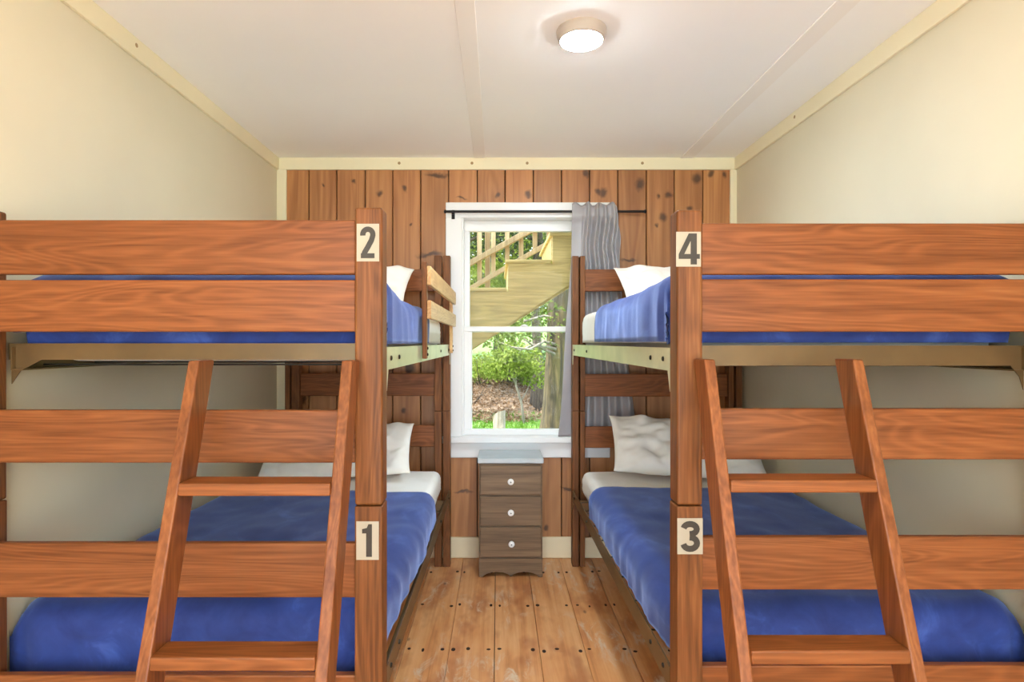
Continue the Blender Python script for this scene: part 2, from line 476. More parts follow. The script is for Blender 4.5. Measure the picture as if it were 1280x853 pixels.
# the upper storey that the outdoor stairs lead to
us_ = part('wall_upper', box(XL - 2.4, XR + 2.4, YF, YB + .15, ZC + .1, 5.2), M_CEIL); tag(us_, kind='structure')
for nm, x0, x1 in (('wall_outer_left', XL - 2.4, XL - .1), ('wall_outer_right', XR + .1, XR + 2.4)):
    tag(part(nm, box(x0, x1, YB - .05, YB + .15, GZ, ZC + .1), M_CEIL), kind='structure')

# ------------------------------------------------------------------ window
win = bpy.data.objects.new('window_1', None); COL.objects.link(win); win.location = (.184, YB, HZ0); ORG['window_1'] = Vector(win.location)
tag(win, kind='structure')
CY0, CY1 = YB - .022, YB
CL, CR, CT = -.316, .684, 2.166
part('casing_side', box(CL, -.2155, CY0, CY1, .742, CT - .094, .004), M_WHITE, win)
part('casing_side', box(.583, CR, CY0, CY1, .742, CT - .094, .004), M_WHITE, win)
part('casing_head', box(CL, CR, CY0, CY1, CT - .094, CT, .004), M_WHITE, win)
part('stool', box(CL - .022, CR + .022, YB - .06, YB + .05, .706, .742, .006, 2), M_WHITE, win)
part('apron', box(CL, CR, YB - .02, YB, .612, .706, .003), M_WHITE, win)
part('jamb', box(HX0, HX0 + .014, YB - .004, YB + .15, HZ0, HZ1, .001), M_WHITE, win)
part('jamb', box(HX1 - .014, HX1, YB - .004, YB + .15, HZ0, HZ1, .001), M_WHITE, win)
part('head_jamb', box(HX0, HX1, YB - .004, YB + .15, HZ1 - .016, HZ1, .001), M_WHITE, win)
part('sill', box(HX0, HX1, YB + .05, YB + .2, HZ0 - .03, HZ0 + .006, .002), M_WHITE, win)
def sash(name, z0, z1, y, top, bot, st):
    x0, x1 = HX0 + .014, HX1 - .014
    s = part(name, box(x0, x1, y, y + .035, z0, z0 + bot, .003), M_WHITE, win)       # bottom rail carries the others
    part('sash_rail', box(x0, x1, y, y + .035, z1 - top, z1, .003), M_WHITE, s)
    part('sash_stile', box(x0, x0 + st, y, y + .034, z0 + bot, z1 - top, .003), M_WHITE, s)
    part('sash_stile', box(x1 - st, x1, y, y + .034, z0 + bot, z1 - top, .003), M_WHITE, s)
    part('pane', box(x0 + st - .004, x1 - st + .004, y + .016, y + .020, z0 + bot - .004, z1 - top + .004), M_GLASS, s)
    return s
sash('lower_sash', .742, 1.412, YB + .03, .032, .036, .050)
us = sash('upper_sash', 1.378, 2.074, YB + .078, .066, .034, .034)
part('sash_lock', lathe([(.022, 0), (.022, .006), (.012, .012), (0, .014)], (.165, YB + .047, 1.412), (0, 0, 1), 14), M_WHITE, win, smooth=.8)

# ------------------------------------------------------------------ numbers on the posts
def stroke(pts, w, bm, y, z0x, sc):
    """a thick pen stroke on the plane y; pts in the tag's unit square, z0x = (x0, z0), sc = (width, height)."""
    P = [Vector((z0x[0] + p[0] * sc[0], z0x[1] + p[1] * sc[1])) for p in pts]
    prev = None
    for i, p in enumerate(P):
        d = (P[min(i + 1, len(P) - 1)] - P[max(i - 1, 0)]).normalized(); n = Vector((-d.y, d.x)) * w / 2
        cur = (bm.verts.new((p.x + n.x, y, p.y + n.y)), bm.verts.new((p.x - n.x, y, p.y - n.y)))
        if prev: bm.faces.new((prev[0], prev[1], cur[1], cur[0]))
        prev = cur
def arc(cx, cy, rx, ry, a0, a1, n=14):
    return [(cx + rx * math.cos(math.radians(a0 + (a1 - a0) * k / n)), cy + ry * math.sin(math.radians(a0 + (a1 - a0) * k / n))) for k in range(n + 1)]
def number_tag(parent, digit, x0, x1, z0, z1, y):
    t = part('number_tag', box(x0, x1, y - .0014, y, z0, z1), M_TAG, parent)
    bm = bmesh.new(); o = (x0, z0); sc = (x1 - x0, z1 - z0); w = sc[0] * .24; yd = y - .0022
    if digit == '1':
        pl = [(.44, .08), (.70, .08), (.70, .93), (.54, .93), (.47, .83), (.26, .80), (.26, .69), (.44, .69)]
        prism([(o[0] + a * sc[0], o[1] + b * sc[1]) for a, b in pl], 'y', yd, yd + .0007, bm)
    elif digit == '2':
        stroke(arc(.5, .71, .225, .145, 190, -20) + [(.66, .56), (.5, .38), (.36, .24), (.30, .12)], w, bm, yd, o, sc)
        stroke([(.19, .15), (.80, .15)], sc[1] * .13, bm, yd - .0002, o, sc)
    elif digit == '3':
        stroke(arc(.5, .70, .26, .14, 170, -95), w, bm, yd, o, sc)
        stroke(arc(.5, .31, .27, .16, 95, -170), w, bm, yd - .0002, o, sc)
    else:
        for pl in ([(.58, .06), (.83, .06), (.83, .95), (.58, .95)], [(.10, .22), (.95, .22), (.95, .36), (.10, .36)],
                   [(.10, .22), (.32, .36), (.62, .80), (.62, .95), (.50, .95), (.10, .36)]):
            yd -= .0003
            f = bm.faces.new([bm.verts.new((o[0] + a * sc[0], yd, o[1] + b * sc[1])) for a, b in pl])
    r = bmesh.ops.extrude_face_region(bm, geom=list(bm.faces))
    bmesh.ops.translate(bm, verts=[v for v in r['geom'] if isinstance(v, bmesh.types.BMVert)], vec=(0, .0006, 0))
    part('digit', bm, M_DIGIT, t)

# ------------------------------------------------------------------ bunk beds
PF, PB = 1.522, 1.590        # front posts, depth
HF, HB = 3.490, 3.552        # head posts, depth
def bunk(cfg):
    sx = cfg['s']                               # +1: the aisle is on the +x side (left bunk)
    xi0, xi1 = cfg['inner']; xo0, xo1 = cfg['outer']
    b = thing('bunk_bed', (xi1 if sx > 0 else xi0, PF, 0), cfg['label'], 'bunk bed', 'two-tier bunk beds')
    top = cfg['top']; seam = .897
    for x0, x1 in ((xi0, xi1), (xo0, xo1)):
        part('foot_post', box(x0, x1, PF, PB, 0, seam - .001, .004, 2), BZ, b)
        part('foot_post', box(x0, x1, PF, PB, seam + .001, top, .007, 3), BZ, b)
    rx0, rx1 = (xo1, xi0) if sx > 0 else (xi1, xo0)
    for z0, z1 in cfg['rails']:
        part('foot_rail', box(rx0, rx1, PF + .013, PF + .036, z0, z1, .004, 2), BX, b)
    hz = cfg['htop']; hs = .912
    for x0, x1 in cfg['hposts']:
        part('head_post', box(x0, x1, HF, HB, 0, hs - .001, .003, 2), BZ, b)
        part('head_post', box(x0, x1, HF, HB, hs + .001, hz, .003, 2), BZ, b)
    hx = sorted(cfg['hposts']); hx0, hx1 = hx[1][1], hx[2][0]
    for z0, z1 in cfg['hslats']:
        part('head_slat', box(hx0, hx1, HF + .018, HF + .040, z0, z1, .004, 2), BX, b)
    # steel angle frames of the two spring decks
    fx_in = xi1 if sx > 0 else xi0                           # aisle faces
    hx_in = max(cfg['hposts'])[1] if sx > 0 else min(cfg['hposts'])[0]
    fx_out = xo0 if sx > 0 else xo1
    hx_out = min(cfg['hposts'])[0] if sx > 0 else max(cfg['hposts'])[1]
    for lv, (z0, z1) in enumerate((cfg['low'], cfg['high'])):
        mat = M_STEEL_SHADED if lv == 0 else M_STEEL
        for xa, xb, d in ((fx_in - .004 * sx, hx_in - .004 * sx, -sx), (fx_out + .045 * sx, hx_out + .002 * sx, sx)):
            bm = bmesh.new()
            dz = -.055 if (lv == 0 and d == sx) else 0                 # the wall-side rail of the lower deck sits lower
            pts = [(0, z0 + dz), (.034, z0 + dz), (.034, z0 + dz + .004), (.004, z0 + dz + .004), (.004, z1 + dz), (0, z1 + dz)]
            A = [bm.verts.new((xa + d * u, PB, z)) for u, z in pts]; B = [bm.verts.new((xb + d * u, HF, z)) for u, z in pts]
            bm.faces.new(A); bm.faces.new(B[::-1])
            for i in range(6): bm.faces.new((A[i], A[(i + 1) % 6], B[(i + 1) % 6], B[i]))
            sr = part('side_rail', bm, mat if d == -sx else M_STEEL_SHADED, b)
            if d == -sx:
                for yy in (PB + .07, PB + .2, HF - .5, HF - .06):
                    xx = xa + (xb - xa) * (yy - PB) / (HF - PB)
                    part('bolt', lathe([(.007, 0), (.007, .003), (.004, .005)], (xx, yy, (z0 + z1) / 2), (sx, 0, 0), 8), M_BOLT, sr)
                for yy, dy in ((PB, 1), (HF, -1)):
                    xx = xa if dy > 0 else xb
                    part('rail_bracket', prism([(yy, z1), (yy + dy * .028, z1), (yy + dy * .020, z0), (yy, z0 - .055)], 'x', xx + sx * .0005, xx + sx * .0035), M_STEEL if lv else M_STEEL_SHADED, sr)
        e0, e1 = cfg['eend'] if lv else (z0 - .055, z1 - .055)
        xa, xb = (xo0 + .03, xi1 - .012) if sx > 0 else (xi0 + .012, xo1 - .03)
        gus = cfg['gus']
        er = part('end_rail', prism([(PB + .012, e0), (PB + .046, e0), (PB + .046, e0 + .004), (PB + .016, e0 + .004), (PB + .016, e1), (PB + .012, e1)], 'x', xa, xb), M_STEEL_SHADED, b)
        part('end_rail', prism([(HF - .012, e0), (HF - .046, e0), (HF - .046, e0 + .004), (HF - .016, e0 + .004), (HF - .016, e1), (HF - .012, e1)], 'x', hx[0][0] + .04, hx[-1][1] - .04), M_STEEL_SHADED, b)
        if lv:
            g = (xo1 if sx > 0 else xo0)
            part('corner_gusset', prism([(g, e0), (g + sx * gus, e0), (g + sx * gus * .3, e0 - .03), (g, e0 - .065)], 'y', PB + .012, PB + .015), M_STEEL_SHADED, er)
        # wire links of the spring deck, each a wire of its own
        wz = z0 + .012
        lo, hi = min(xi0, xo1) + .02, max(xi0, xo1) - .02
        for k in range(9):
            yy = PB + .1 + k * .215
            part('deck_wire', tube([(lo, yy, wz), (hi, yy, wz)], .003, 5), M_WIRE, b)
    if cfg.get('guard'):
        gx0, gx1 = -.310, -.2765
        def gxa(y): return -.2945 + (y - PB) * .0085                # follows the side rail
        for yy, z0, z1 in ((2.262, 1.252, 1.622), (3.425, 1.252, 1.600)):
            x = gxa(yy) + .002
            g = part('guard_post', box(x, x + .018, yy, yy + .036, z0, z1, .003, 2), M_GUARD_GLARE if yy > 3 else BZ, b)
            for zz in (1.268, 1.292):
                part('bolt', lathe([(.006, 0), (.006, .003), (.003, .005)], (x + .018, yy + .018, zz), (1, 0, 0), 8), M_BOLT, g)
        for z0, z1 in ((1.532, 1.604), (1.404, 1.474)):
            ya, yb = 2.262, 3.47
            xa, xb = gxa(ya) + .0205, gxa(yb) + .0205
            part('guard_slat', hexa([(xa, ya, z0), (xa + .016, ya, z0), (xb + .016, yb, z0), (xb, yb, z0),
                                     (xa, ya, z1), (xa + .016, ya, z1), (xb + .016, yb, z1), (xb, yb, z1)], .003, 2), M_GUARD_GLARE, b)
    for d, x0, x1, z0, z1 in cfg['tags']:
        number_tag(b, d, x0, x1, z0, z1, PF)
    return b

def tz(py): return CH - (py - CY) * PF / F
def tx(px): return (px - CX) * PF / F
bunk(dict(s=1, gus=.08, inner=(-.365, -.294), outer=(XL + .002, -1.305), top=1.660, htop=1.822,
          label='left wooden bunk bed tagged 1 and 2, with a short guard rail',
          rails=[(1.490, 1.630), (1.342, 1.4755), (1.004, 1.140), (.657, .797), (.320, .457)],
          hposts=[(-1.245, -1.214), (-1.206, -1.160), (-.3697, -.3285), (-.319, -.2775)],
          hslats=[(1.615, 1.744), (.999, 1.131), (.700, .826), (.32, .44)],
          low=(.385, .448), high=(1.240, 1.302), eend=(1.268, 1.312), guard=True,
          tags=[('2', tx(446), tx(474), tz(327), tz(280)), ('1', tx(445.5), tx(473.5), tz(700), tz(652))]))
bunk(dict(s=-1, gus=.035, inner=(.458, .5235), outer=(1.412, XR - .002), top=1.654, htop=1.820,
          label='right wooden bunk bed tagged 3 and 4, without a guard rail',
          rails=[(1.490, 1.6215), (1.342, 1.4775), (1.0125, 1.144), (.677, .813), (.345, .482)],
          hposts=[(.4375, .475), (.4825, .5115), (1.352, 1.384), (1.396, 1.432)],
          hslats=[(1.615, 1.744), (.995, 1.128), (.693, .819), (.32, .44)],
          low=(.385, .448), high=(1.238, 1.300), eend=(1.252, 1.306),
          tags=[('4', tx(845), tx(876), tz(333.5), tz(290)), ('3', tx(846.5), tx(879) - .0015, tz(693), tz(648))]))

# ------------------------------------------------------------------ ladders
def ladder(xs, rungs, label, ztop):
    SL = .33
    def fy(z): return 1.440 - SL * (1.27 - z)                # front line of the stringers
    l = thing('bunk_ladder', ((xs[0][0] + xs[1][1]) / 2, fy(0), 0), label, 'ladder', 'wooden bunk ladders')
    dp = .080
    for x0, x1 in xs:
        a, c = fy(0), fy(ztop)
        part('stringer', hexa([(x0, a, 0), (x1, a, 0), (x1, a + dp, 0), (x0, a + dp, 0),
                               (x0, c, ztop), (x1, c, ztop), (x1, c + dp, ztop), (x0, c + dp, ztop)], .004, 2), LZ, l)
    for z in rungs:
        y = fy(z) + .002
        part('rung', box(xs[0][1], xs[1][0], y, y + .072, z, z + .029, .004, 2), BX, l)
    return l
ladder(((-.747, -.720), (-.377, -.350)), (.968, .634, .295), 'wooden step ladder leaning on the left bunk bed', 1.270)
ladder(((.499, .526), (.857, .884)), (.975, .646, .305), 'wooden step ladder leaning on the right bunk bed', 1.273)

# ------------------------------------------------------------------ bedding
def fbm(x, y, z, o=3):
    return noise.fractal(Vector((x, y, z)), 1.0, 2.0, o)

def path_len(a, b, r, d0, d1, step):
    """1-D drape profile: distance s -> (pos, drop). hangs d0 below the a edge, d1 below the b edge, corner radius r."""
    pts = []
    n0 = max(1, int(d0 / step))
    if d0 > 0:
        for k in range(n0): pts.append((a, r + (d0 - r) * (1 - k / n0) if d0 > r else 0))
        for k in range(5):
            t = k / 5 * math.pi / 2; pts.append((a + r * (1 - math.cos(t)), r * (1 - math.sin(t))))
        s = a + r
    else: s = a
    e = b - r if d1 > 0 else b
    n = int((e - s) / step)
    for k in range(n + 1): pts.append((s + (e - s) * k / n, 0))
    if d1 > 0:
        for k in range(1, 6):
            t = k / 5 * math.pi / 2; pts.append((e + r * math.sin(t), r * (1 - math.cos(t))))
        n1 = max(1, int(d1 / step))
        for k in range(1, n1 + 1): pts.append((b, r + (d1 - r) * k / n1))
    return pts

def drape(name, x, y, ztop, dx, dy, r, mat, label, cat, group, seed, amp=.006, thick=.005, step=.022, shape=None, freq=5.0):
    """cloth lying over a mattress: x, y the outer faces, dx / dy how far it hangs at each edge."""
    px = path_len(x[0], x[1], r, dx[0], dx[1], step); py = path_len(y[0], y[1], r, dy[0], dy[1], step)
    bm = bmesh.new(); G = []
    for j, (yy, qy) in enumerate(py):
        row = []
        for i, (xx, qx) in enumerate(px):
            drop = max(qx, qy) if min(qx, qy) > r * .9 else qx + qy
            if qx > 0 and qy > 0: drop = min(drop, dx[0] if xx < (x[0] + x[1]) / 2 else dx[1])
            p = Vector((xx, yy, ztop - drop))
            # outward direction
            nx = -1 if (qx > 0 and xx < (x[0] + x[1]) / 2) else (1 if qx > 0 else 0)
            ny = -1 if (qy > 0 and yy < (y[0] + y[1]) / 2) else (1 if qy > 0 else 0)
            nz = max(0, 1 - max(qx, qy) / r)
            n = Vector((nx * min(1, qx / r), ny * min(1, qy / r), nz))
            n = n.normalized() if n.length > 0 else Vector((0, 0, 1))
            w = max(0, fbm(xx * freq + seed, yy * freq * .7, p.z * freq * .8) + .55) * amp + abs(fbm(xx * 2.1 + seed * 3, yy * 1.7, p.z * 2)) * amp * 1.2
            fold = max(0, .35 + fbm((yy if nx else xx) * 13 + seed, p.z * 2.5, seed * 2, 3)) * amp * (1.1 if nx else 1.4) * min(1, max(qx, qy) / .07)
            if ny < 0 and amp > .007: fold += max(0, .3 + fbm(xx * 3.4 + p.z * 4 + seed, p.z * 7 - xx * 2, seed, 2)) * .016 * min(1, qy / .05)
            if qx > 0 and qy > 0: w *= .3; fold = 0
            p += n * (w + fold); p.y = max(p.y, y[0] - .022)
            if shape: p = shape(p, qx, qy)
            row.append(bm.verts.new(p))
        G.append(row)
    for j in range(len(G) - 1):
        for i in range(len(px) - 1):
            bm.faces.new((G[j][i], G[j][i + 1], G[j + 1][i + 1], G[j + 1][i]))
    bmesh.ops.recalc_face_normals(bm, faces=bm.faces)
    loc = Vector(((x[0] + x[1]) / 2, (y[0] + y[1]) / 2, ztop))
    bmesh.ops.translate(bm, verts=bm.verts, vec=-loc)
    # make sure normals point up on top so that solidify grows inward
    up = sum(f.normal.z for f in bm.faces)
    if up < 0: bmesh.ops.reverse_faces(bm, faces=bm.faces)
    me = bpy.data.meshes.new(name); bm.to_mesh(me); bm.free(); me.materials.append(mat)
    for p in me.polygons: p.use_smooth = True
    o = link(name, me, loc)
    sd = o.modifiers.new('thickness', 'SOLIDIFY'); sd.thickness = thick; sd.offset = -1
    return tag(o, label, cat, group)

def mattress(x, y, z0, z1, label, r=.035):
    bm = box(x[0], x[1], y[0], y[1], z0, z1, r, 4)
    c = Vector(((x[0] + x[1]) / 2, (y[0] + y[1]) / 2, z0))
    t = thing('mattress', c, label, 'mattress', 'bunk mattresses')
    part('mattress_core', bm, M_TICK, t, smooth=1.2)
    for zz in (z0 + .03, z1 - .03):
        pts = [(x[0] + r, y[0], zz), (x[1] - r, y[0], zz), (x[1], y[0] + r, zz), (x[1], y[1] - r, zz), (x[1] - r, y[1], zz), (x[0] + r, y[1], zz), (x[0], y[1] - r, zz), (x[0], y[0] + r, zz), (x[0] + r, y[0], zz)]
        part('piping', tube(pts, .004, 6), M_TICK, t)
    return t

def pillow(name, w, h, t, loc, rot, label, seed, mat=M_PILLOW, group='white pillows'):
    bm = bmesh.new(); n, m_ = 34, 26; grids = []
    for side in (1, -1):
        G = []
        for j in range(m_ + 1):
            v = -1 + 2 * j / m_; row = []
            for i in range(n + 1):
                u = -1 + 2 * i / n
                # pinched edges between pointed corners
                ex_ = w / 2 * (1 - .055 * (1 - v * v) ** .6 * abs(u) ** 3); ey = h / 2 * (1 - .075 * (1 - u * u) ** .6 * abs(v) ** 3)
                th = t / 2 * ((1 - u ** 4) * (1 - v ** 4)) ** .62
                X, Y = u * ex_, v * ey
                edge = 1 - max(abs(u), abs(v)) ** 6
                wr = fbm(X * 7 + seed, Y * 7, side * 2 + seed, 4) * .030 - (1 - abs(fbm(X * 4.2 + Y * 3 + seed, Y * 5 - X * 2, 5 + side, 4))) ** 3 * .040
                rad = math.sin(math.atan2(Y, X) * 15 + seed) * .006 * max(abs(u), abs(v)) ** 2
                sag = fbm(X * 3 + seed * 2, Y * 3, 1.5) * .02
                row.append(bm.verts.new((X, Y, side * (th + (wr + rad) * edge) + sag)))
            G.append(row)
        grids.append(G)
    for G in grids:
        for j in range(m_):
            for i in range(n): bm.faces.new((G[j][i], G[j][i + 1], G[j + 1][i + 1], G[j + 1][i]))
    bmesh.ops.remove_doubles(bm, verts=bm.verts, dist=.0015)
    me = to_mesh(name, bm, mat, 3.14)
    o = link(name, me, loc); o.rotation_euler = rot
    mr = Euler(rot).to_matrix()
    o.location.z = loc[2] + .008 - min((mr @ v.co).z for v in me.vertices)          # rests on the sheet
    ss = o.modifiers.new('soft', 'SUBSURF'); ss.levels = 1; ss.render_levels = 1
    return tag(o, label, 'pillow', group)

MY0, MY1 = 1.652, 3.425
def lowbend(sx, xin):
    """the lower blankets draw in towards the foot on the aisle side."""
    def f(p, qx, qy):
        t = min(1, max(0, (2.6 - p.y) / 1.0)); near = max(0, 1 - abs(p.x - xin) / .25)
        p.x -= sx * .022 * t * near
        return p
    return f
def topbump(zlift):
    def f(p, qx, qy):
        t = max(0, 1 - (p.y - MY0) / .32)
        if qy == 0 and qx == 0: p.z += zlift * t
        elif qy < .05 and qx < .05: p.z += zlift * t * .8
        return p
    return f

BED = [  # level, bunk, wall-side x, aisle x, sheet top z, aisle drop, foot drop, head hem of the blanket, seeds, aisle sign
    ('lower', 'left', -1.329, -.303, .578, .135, .19, 2.86, 3.1, 1),
    ('upper', 'left', -1.322, -.306, 1.444, .150, .17, 2.62, 8.2, 1),
    ('lower', 'right', 1.441, .463, .575, .135, .19, 2.94, 15.5, -1),
    ('upper', 'right', 1.438, .464, 1.472, .172, .174, 2.80, 22.3, -1)]
for lv, sd, xw, xa, zt, da, df, hem, sdv, sg in BED:
    def rng(p, q): return (min(p, q), max(p, q))
    def two(wall, aisle): return (wall, aisle) if sg > 0 else (aisle, wall)
    low = lv == 'lower'
    z0 = .412 if low else 1.262
    mw = -1.228 if sg > 0 else 1.388; ma = xa - sg * (.062 if low else .036)
    mattress(rng(mw, ma), (MY0 + .012, MY1 - .012), z0, zt - .014, lv + ' mattress of the ' + sd + ' bunk bed, under sheet and blue blanket')
    sw = mw - sg * .016; sa = xa - sg * .024
    drape('bed_sheet', rng(sw, sa), (MY0, MY1), zt, two(.10, .110 if low else da - .012), (.10, .10), .035, M_SHEET,
          'white sheet on the ' + lv + ' bed of the ' + sd + ' bunk', 'sheet', 'white sheets', sdv + 40, .002, .003,
          shape=lowbend(sg, sa) if low else None)
    drape('blanket', rng(xw, xa), (MY0 - .022, hem), zt + .016, two(df if low else .11, da), (df, 0), .06 if low else .05, M_BLUE,
          'blue fleece blanket on the ' + lv + ' bed of the ' + sd + ' bunk', 'blanket', 'blue fleece blankets', sdv, .008 if low else .006, .008,
          shape=lowbend(sg, xa) if low else topbump(.05 if sg > 0 else .022))

R = math.radians
pillow('pillow', .82, .38, .16, (-.858, 3.215, .580), (R(36), R(-3), R(2)), 'white pillow on the lower bed of the left bunk', 2.0)
pillow('pillow', .78, .40, .17, (-.850, 3.205, 1.446), (R(40), 0, R(-3)), 'white pillow on the upper bed of the left bunk', 6.0)
pillow('pillow', .82, .42, .18, (1.010, 3.205, .577), (R(38), R(4), R(-3)), 'creased white pillow on the lower bed of the right bunk', 9.0)
pillow('pillow', .76, .38, .15, (1.020, 3.215, 1.474), (R(34), R(2), R(3)), 'white pillow on the upper bed of the right bunk', 13.0)

# ------------------------------------------------------------------ nightstand
NY = 3.348; nx0, nx1 = -.1045, .2515
ns = thing('nightstand', ((nx0 + nx1) / 2, NY, 0), 'small three-drawer wooden nightstand with white knobs under the window', 'nightstand')
def nz(py): return CH - (py - CY) * NY / F
part('side_panel', box(nx0, nx0 + .016, NY, NY + .26, 0, .648, .002), M_STAND, ns)
part('side_panel', box(nx1 - .016, nx1, NY, NY + .26, 0, .648, .002), M_STAND, ns)
part('back_panel', box(nx0 + .016, nx1 - .016, NY + .25, NY + .26, .02, .648), M_STAND, ns)
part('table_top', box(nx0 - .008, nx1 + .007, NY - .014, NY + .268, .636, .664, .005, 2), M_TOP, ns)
for z in (nz(581), nz(619.3), nz(657.5), nz(697)):
    part('divider', box(nx0 + .016, nx1 - .016, NY + .003, NY + .25, z - .006, z + .003), M_STAND, ns)
for z0, z1, kx in ((nz(618.3), nz(582), 638.3), (nz(656.5), nz(620.5), 638.5), (nz(696), nz(658.8), 639.2)):
    d = part('drawer', box(nx0 + .007, nx1 - .007, NY - .012, NY + .012, z0, z1, .004, 2), M_STAND, ns)
    kz = (z0 + z1) / 2 - .004; kx = (kx - CX) * NY / F
    kb = part('knob', lathe([(.007, 0), (.007, .010), (.013, .013), (.0175, .019), (.017, .025), (.010, .030), (.004, .031)], (kx, NY - .012, kz), (0, -1, 0), 20), M_KNOB, d, smooth=.7)
    part('knob_screw', lathe([(.004, 0), (.004, .0012), (0, .002)], (kx, NY - .043, kz), (0, -1, 0), 10), M_SCREW, kb)
pl = [(nx0, .1)] + [(nx0, 0), (nx0 + .022, 0)]
for k in range(25):                                            # scalloped apron: two arches and a drop in the middle
    u = k / 24; x = nx0 + .022 + u * (nx1 - nx0 - .044)
    pl.append((x, .003 + .026 * abs(math.sin(u * 2 * math.pi)) ** .7))
pl += [(nx1 - .022, 0), (nx1, 0), (nx1, .1)]
part('plinth', prism([(a, b if b < .09 else nz(698)) for a, b in pl], 'y', NY - .008, NY + .012), M_STAND, ns)

# ------------------------------------------------------------------ curtain and rod
RY, RZ = 3.592, 1.315 + (428 - 264.5) * 3.592 / F
rod = thing('curtain_rod', (.3, RY, RZ), 'thin black curtain rod above the window', 'curtain rod')
part('rod', tube([((557 - CX) * RY / F, RY, RZ), ((806 - CX) * RY / F, RY, RZ)], .0075, 12), M_BLACK, rod, smooth=.9)
for px in (556.5, 806.5):
    x = (px - CX) * RY / F
    part('finial', lathe([(.006, -.008), (.011, -.004), (.011, .004), (.006, .008)], (x, RY, RZ), (1, 0, 0), 12), M_BLACK, rod, smooth=.7)
for px in (566, 748):
    x = (px - CX) * RY / F
    wally = CY0 if px < 600 else YB
    br = part('rod_bracket', box(x - .006, x + .006, RY + .006, wally, RZ - .014, RZ - .002, .002), M_BLACK, rod)
    part('bracket_plate', box(x - .010, x + .010, wally - .004, wally, RZ - .04, RZ + .016, .002), M_BLACK, br)

def curtain():
    bm = bmesh.new(); NU, NV = 120, 90; rows = []
    ztop, zbot = RZ + .045, .757
    for j in range(NV + 1):
        t = j / NV; z = ztop + (zbot - ztop) * t
        xl = .447 - .008 * min(1, t / .25) + (.362 - .439) * max(0, (t - .25) / .75) ** 1.15
        xr = .718 + .012 * math.sin(min(1, t / .2) * math.pi) + (.838 - .718) * max(0, (t - .15) / .85) ** 1.1
        row = []
        for i in range(NU + 1):
            u = i / NU
            # flat leading panel, then five pleats
            uu = u + .012 * math.sin(t * 9 + u * 5) + .05 * math.exp(-((t - .16) / .07) ** 2) * math.sin(u * 7)
            a = max(0, (uu - .22) / .78); fold = math.sin(a * math.pi * 2 * 4.2 + .9 * math.sin(t * 6) + 1.1 * math.exp(-((t - .17) / .06) ** 2)) if a > 0 else 0
            amp = .021 * min(1, a * 6) * (1 - .25 * t)
            x = xl + (xr - xl) * uu
            y = RY + amp * fold + .004 * math.sin(t * 7 + u * 9)
            # cloth gathered over the rod: keep clear of it
            k = max(0, 1 - abs(z - RZ) / .07); k = min(1, k * 1.6)
            y = y * (1 - k) + (RY - .0125 + min(0, amp * fold * .5) + .15 * amp * fold) * k
            y = min(y, RY - .010) if abs(z - RZ) < .022 else y
            zz = z + (.010 * math.sin(u * 23) * (1 - t) if t < .05 else 0) - .012 * (t ** 3) * (1 - u)
            row.append(bm.verts.new((x, y, zz)))
        rows.append(row)
    for j in range(NV):
        for i in range(NU): bm.faces.new((rows[j][i], rows[j][i + 1], rows[j + 1][i + 1], rows[j + 1][i]))
    o = part('curtain', bm, M_CURT, loc=(.6, RY, .757), smooth=3.14)
    sd = o.modifiers.new('thickness', 'SOLIDIFY'); sd.thickness = .0015
    tag(o, 'grey satin curtain gathered at the right side of the window', 'curtain')
curtain()

# ------------------------------------------------------------------ ceiling lamp
lc = (.302, 2.15, ZC)
lamp = thing('ceiling_lamp', lc, 'round flush ceiling lamp with a glowing white lens', 'ceiling lamp')
part('lamp_rim', lathe([(.088, 0), (.090, -.004), (.089, -.018), (.082, -.036), (.076, -.040), (.074, -.03)], lc, n=40), M_RIM, lamp, smooth=.6)
part('lamp_lens', lathe([(.074, -.034), (.0735, -.042), (.062, -.046), (.03, -.049), (0, -.050)], lc, n=40), M_LENS, lamp, smooth=.8)

# ------------------------------------------------------------------ outside: ground
def gh(x, y):
    b = max(0, y - 12.5)
    return GZ + .02 + .085 * b + .010 * max(0, b - 6) ** 1.6 * .5 + .10 * fbm(x * .35, y * .35, 2) * min(1, max(0, (y - 5) / 4))
bm = bmesh.new(); rows = []
ys = [-40, -20, -8, -3, 0, 3, 4, 5] + [6 + .5 * k for k in range(50)] + [32, 36, 42, 50]
xs_ = [-40, -25, -16] + [-12 + .6 * k for k in range(41)] + [16, 25, 40]
for y in ys: rows.append([bm.verts.new((x, y, gh(x, y) if y > 4.9 else GZ)) for x in xs_])
for j in range(len(ys) - 1):
    for i in range(len(xs_) - 1): bm.faces.new((rows[j][i], rows[j][i + 1], rows[j + 1][i + 1], rows[j + 1][i]))
gr = part('ground', bm, M_GROUND, smooth=3.14); tag(gr, kind='structure')

# ------------------------------------------------------------------ outside: deck staircase
RUN, RISE = 55 * 4.0 / F, 35 * 4.0 / F
st = thing('outdoor_staircase', (-2.2, 4.4, GZ), 'raw timber outdoor staircase rising past the window', 'staircase')
p0 = at(634, 325, 4.0)                                         # front edge of one tread
N0, N1 = -9, 5
nose = [(p0.x + k * RUN, p0.z + k * RISE) for k in range(N0, N1 + 1)]
def stringer(y0, y1):
    poly = []
    for x, z in nose:
        poly += [(x + .01, z - RISE - .026), (x + .01, z - .026)]
    xe, ze = nose[-1]
    poly += [(xe + RUN, ze - .026)]
    b1 = at(711, 352, 4.0); s = RISE / RUN
    def lowz(x): return b1.z + (x - b1.x) * s
    poly += [(xe + RUN, lowz(xe + RUN))]
    xg = b1.x + (GZ - b1.z) / s
    poly += [(max(xg, nose[0][0] + .01), GZ)]
    # drop the part below the ground
    return prism([(x, max(GZ, z)) for x, z in poly], 'y', y0, y1)
part('stringer', stringer(4.00, 4.04), M_STAIR, st)
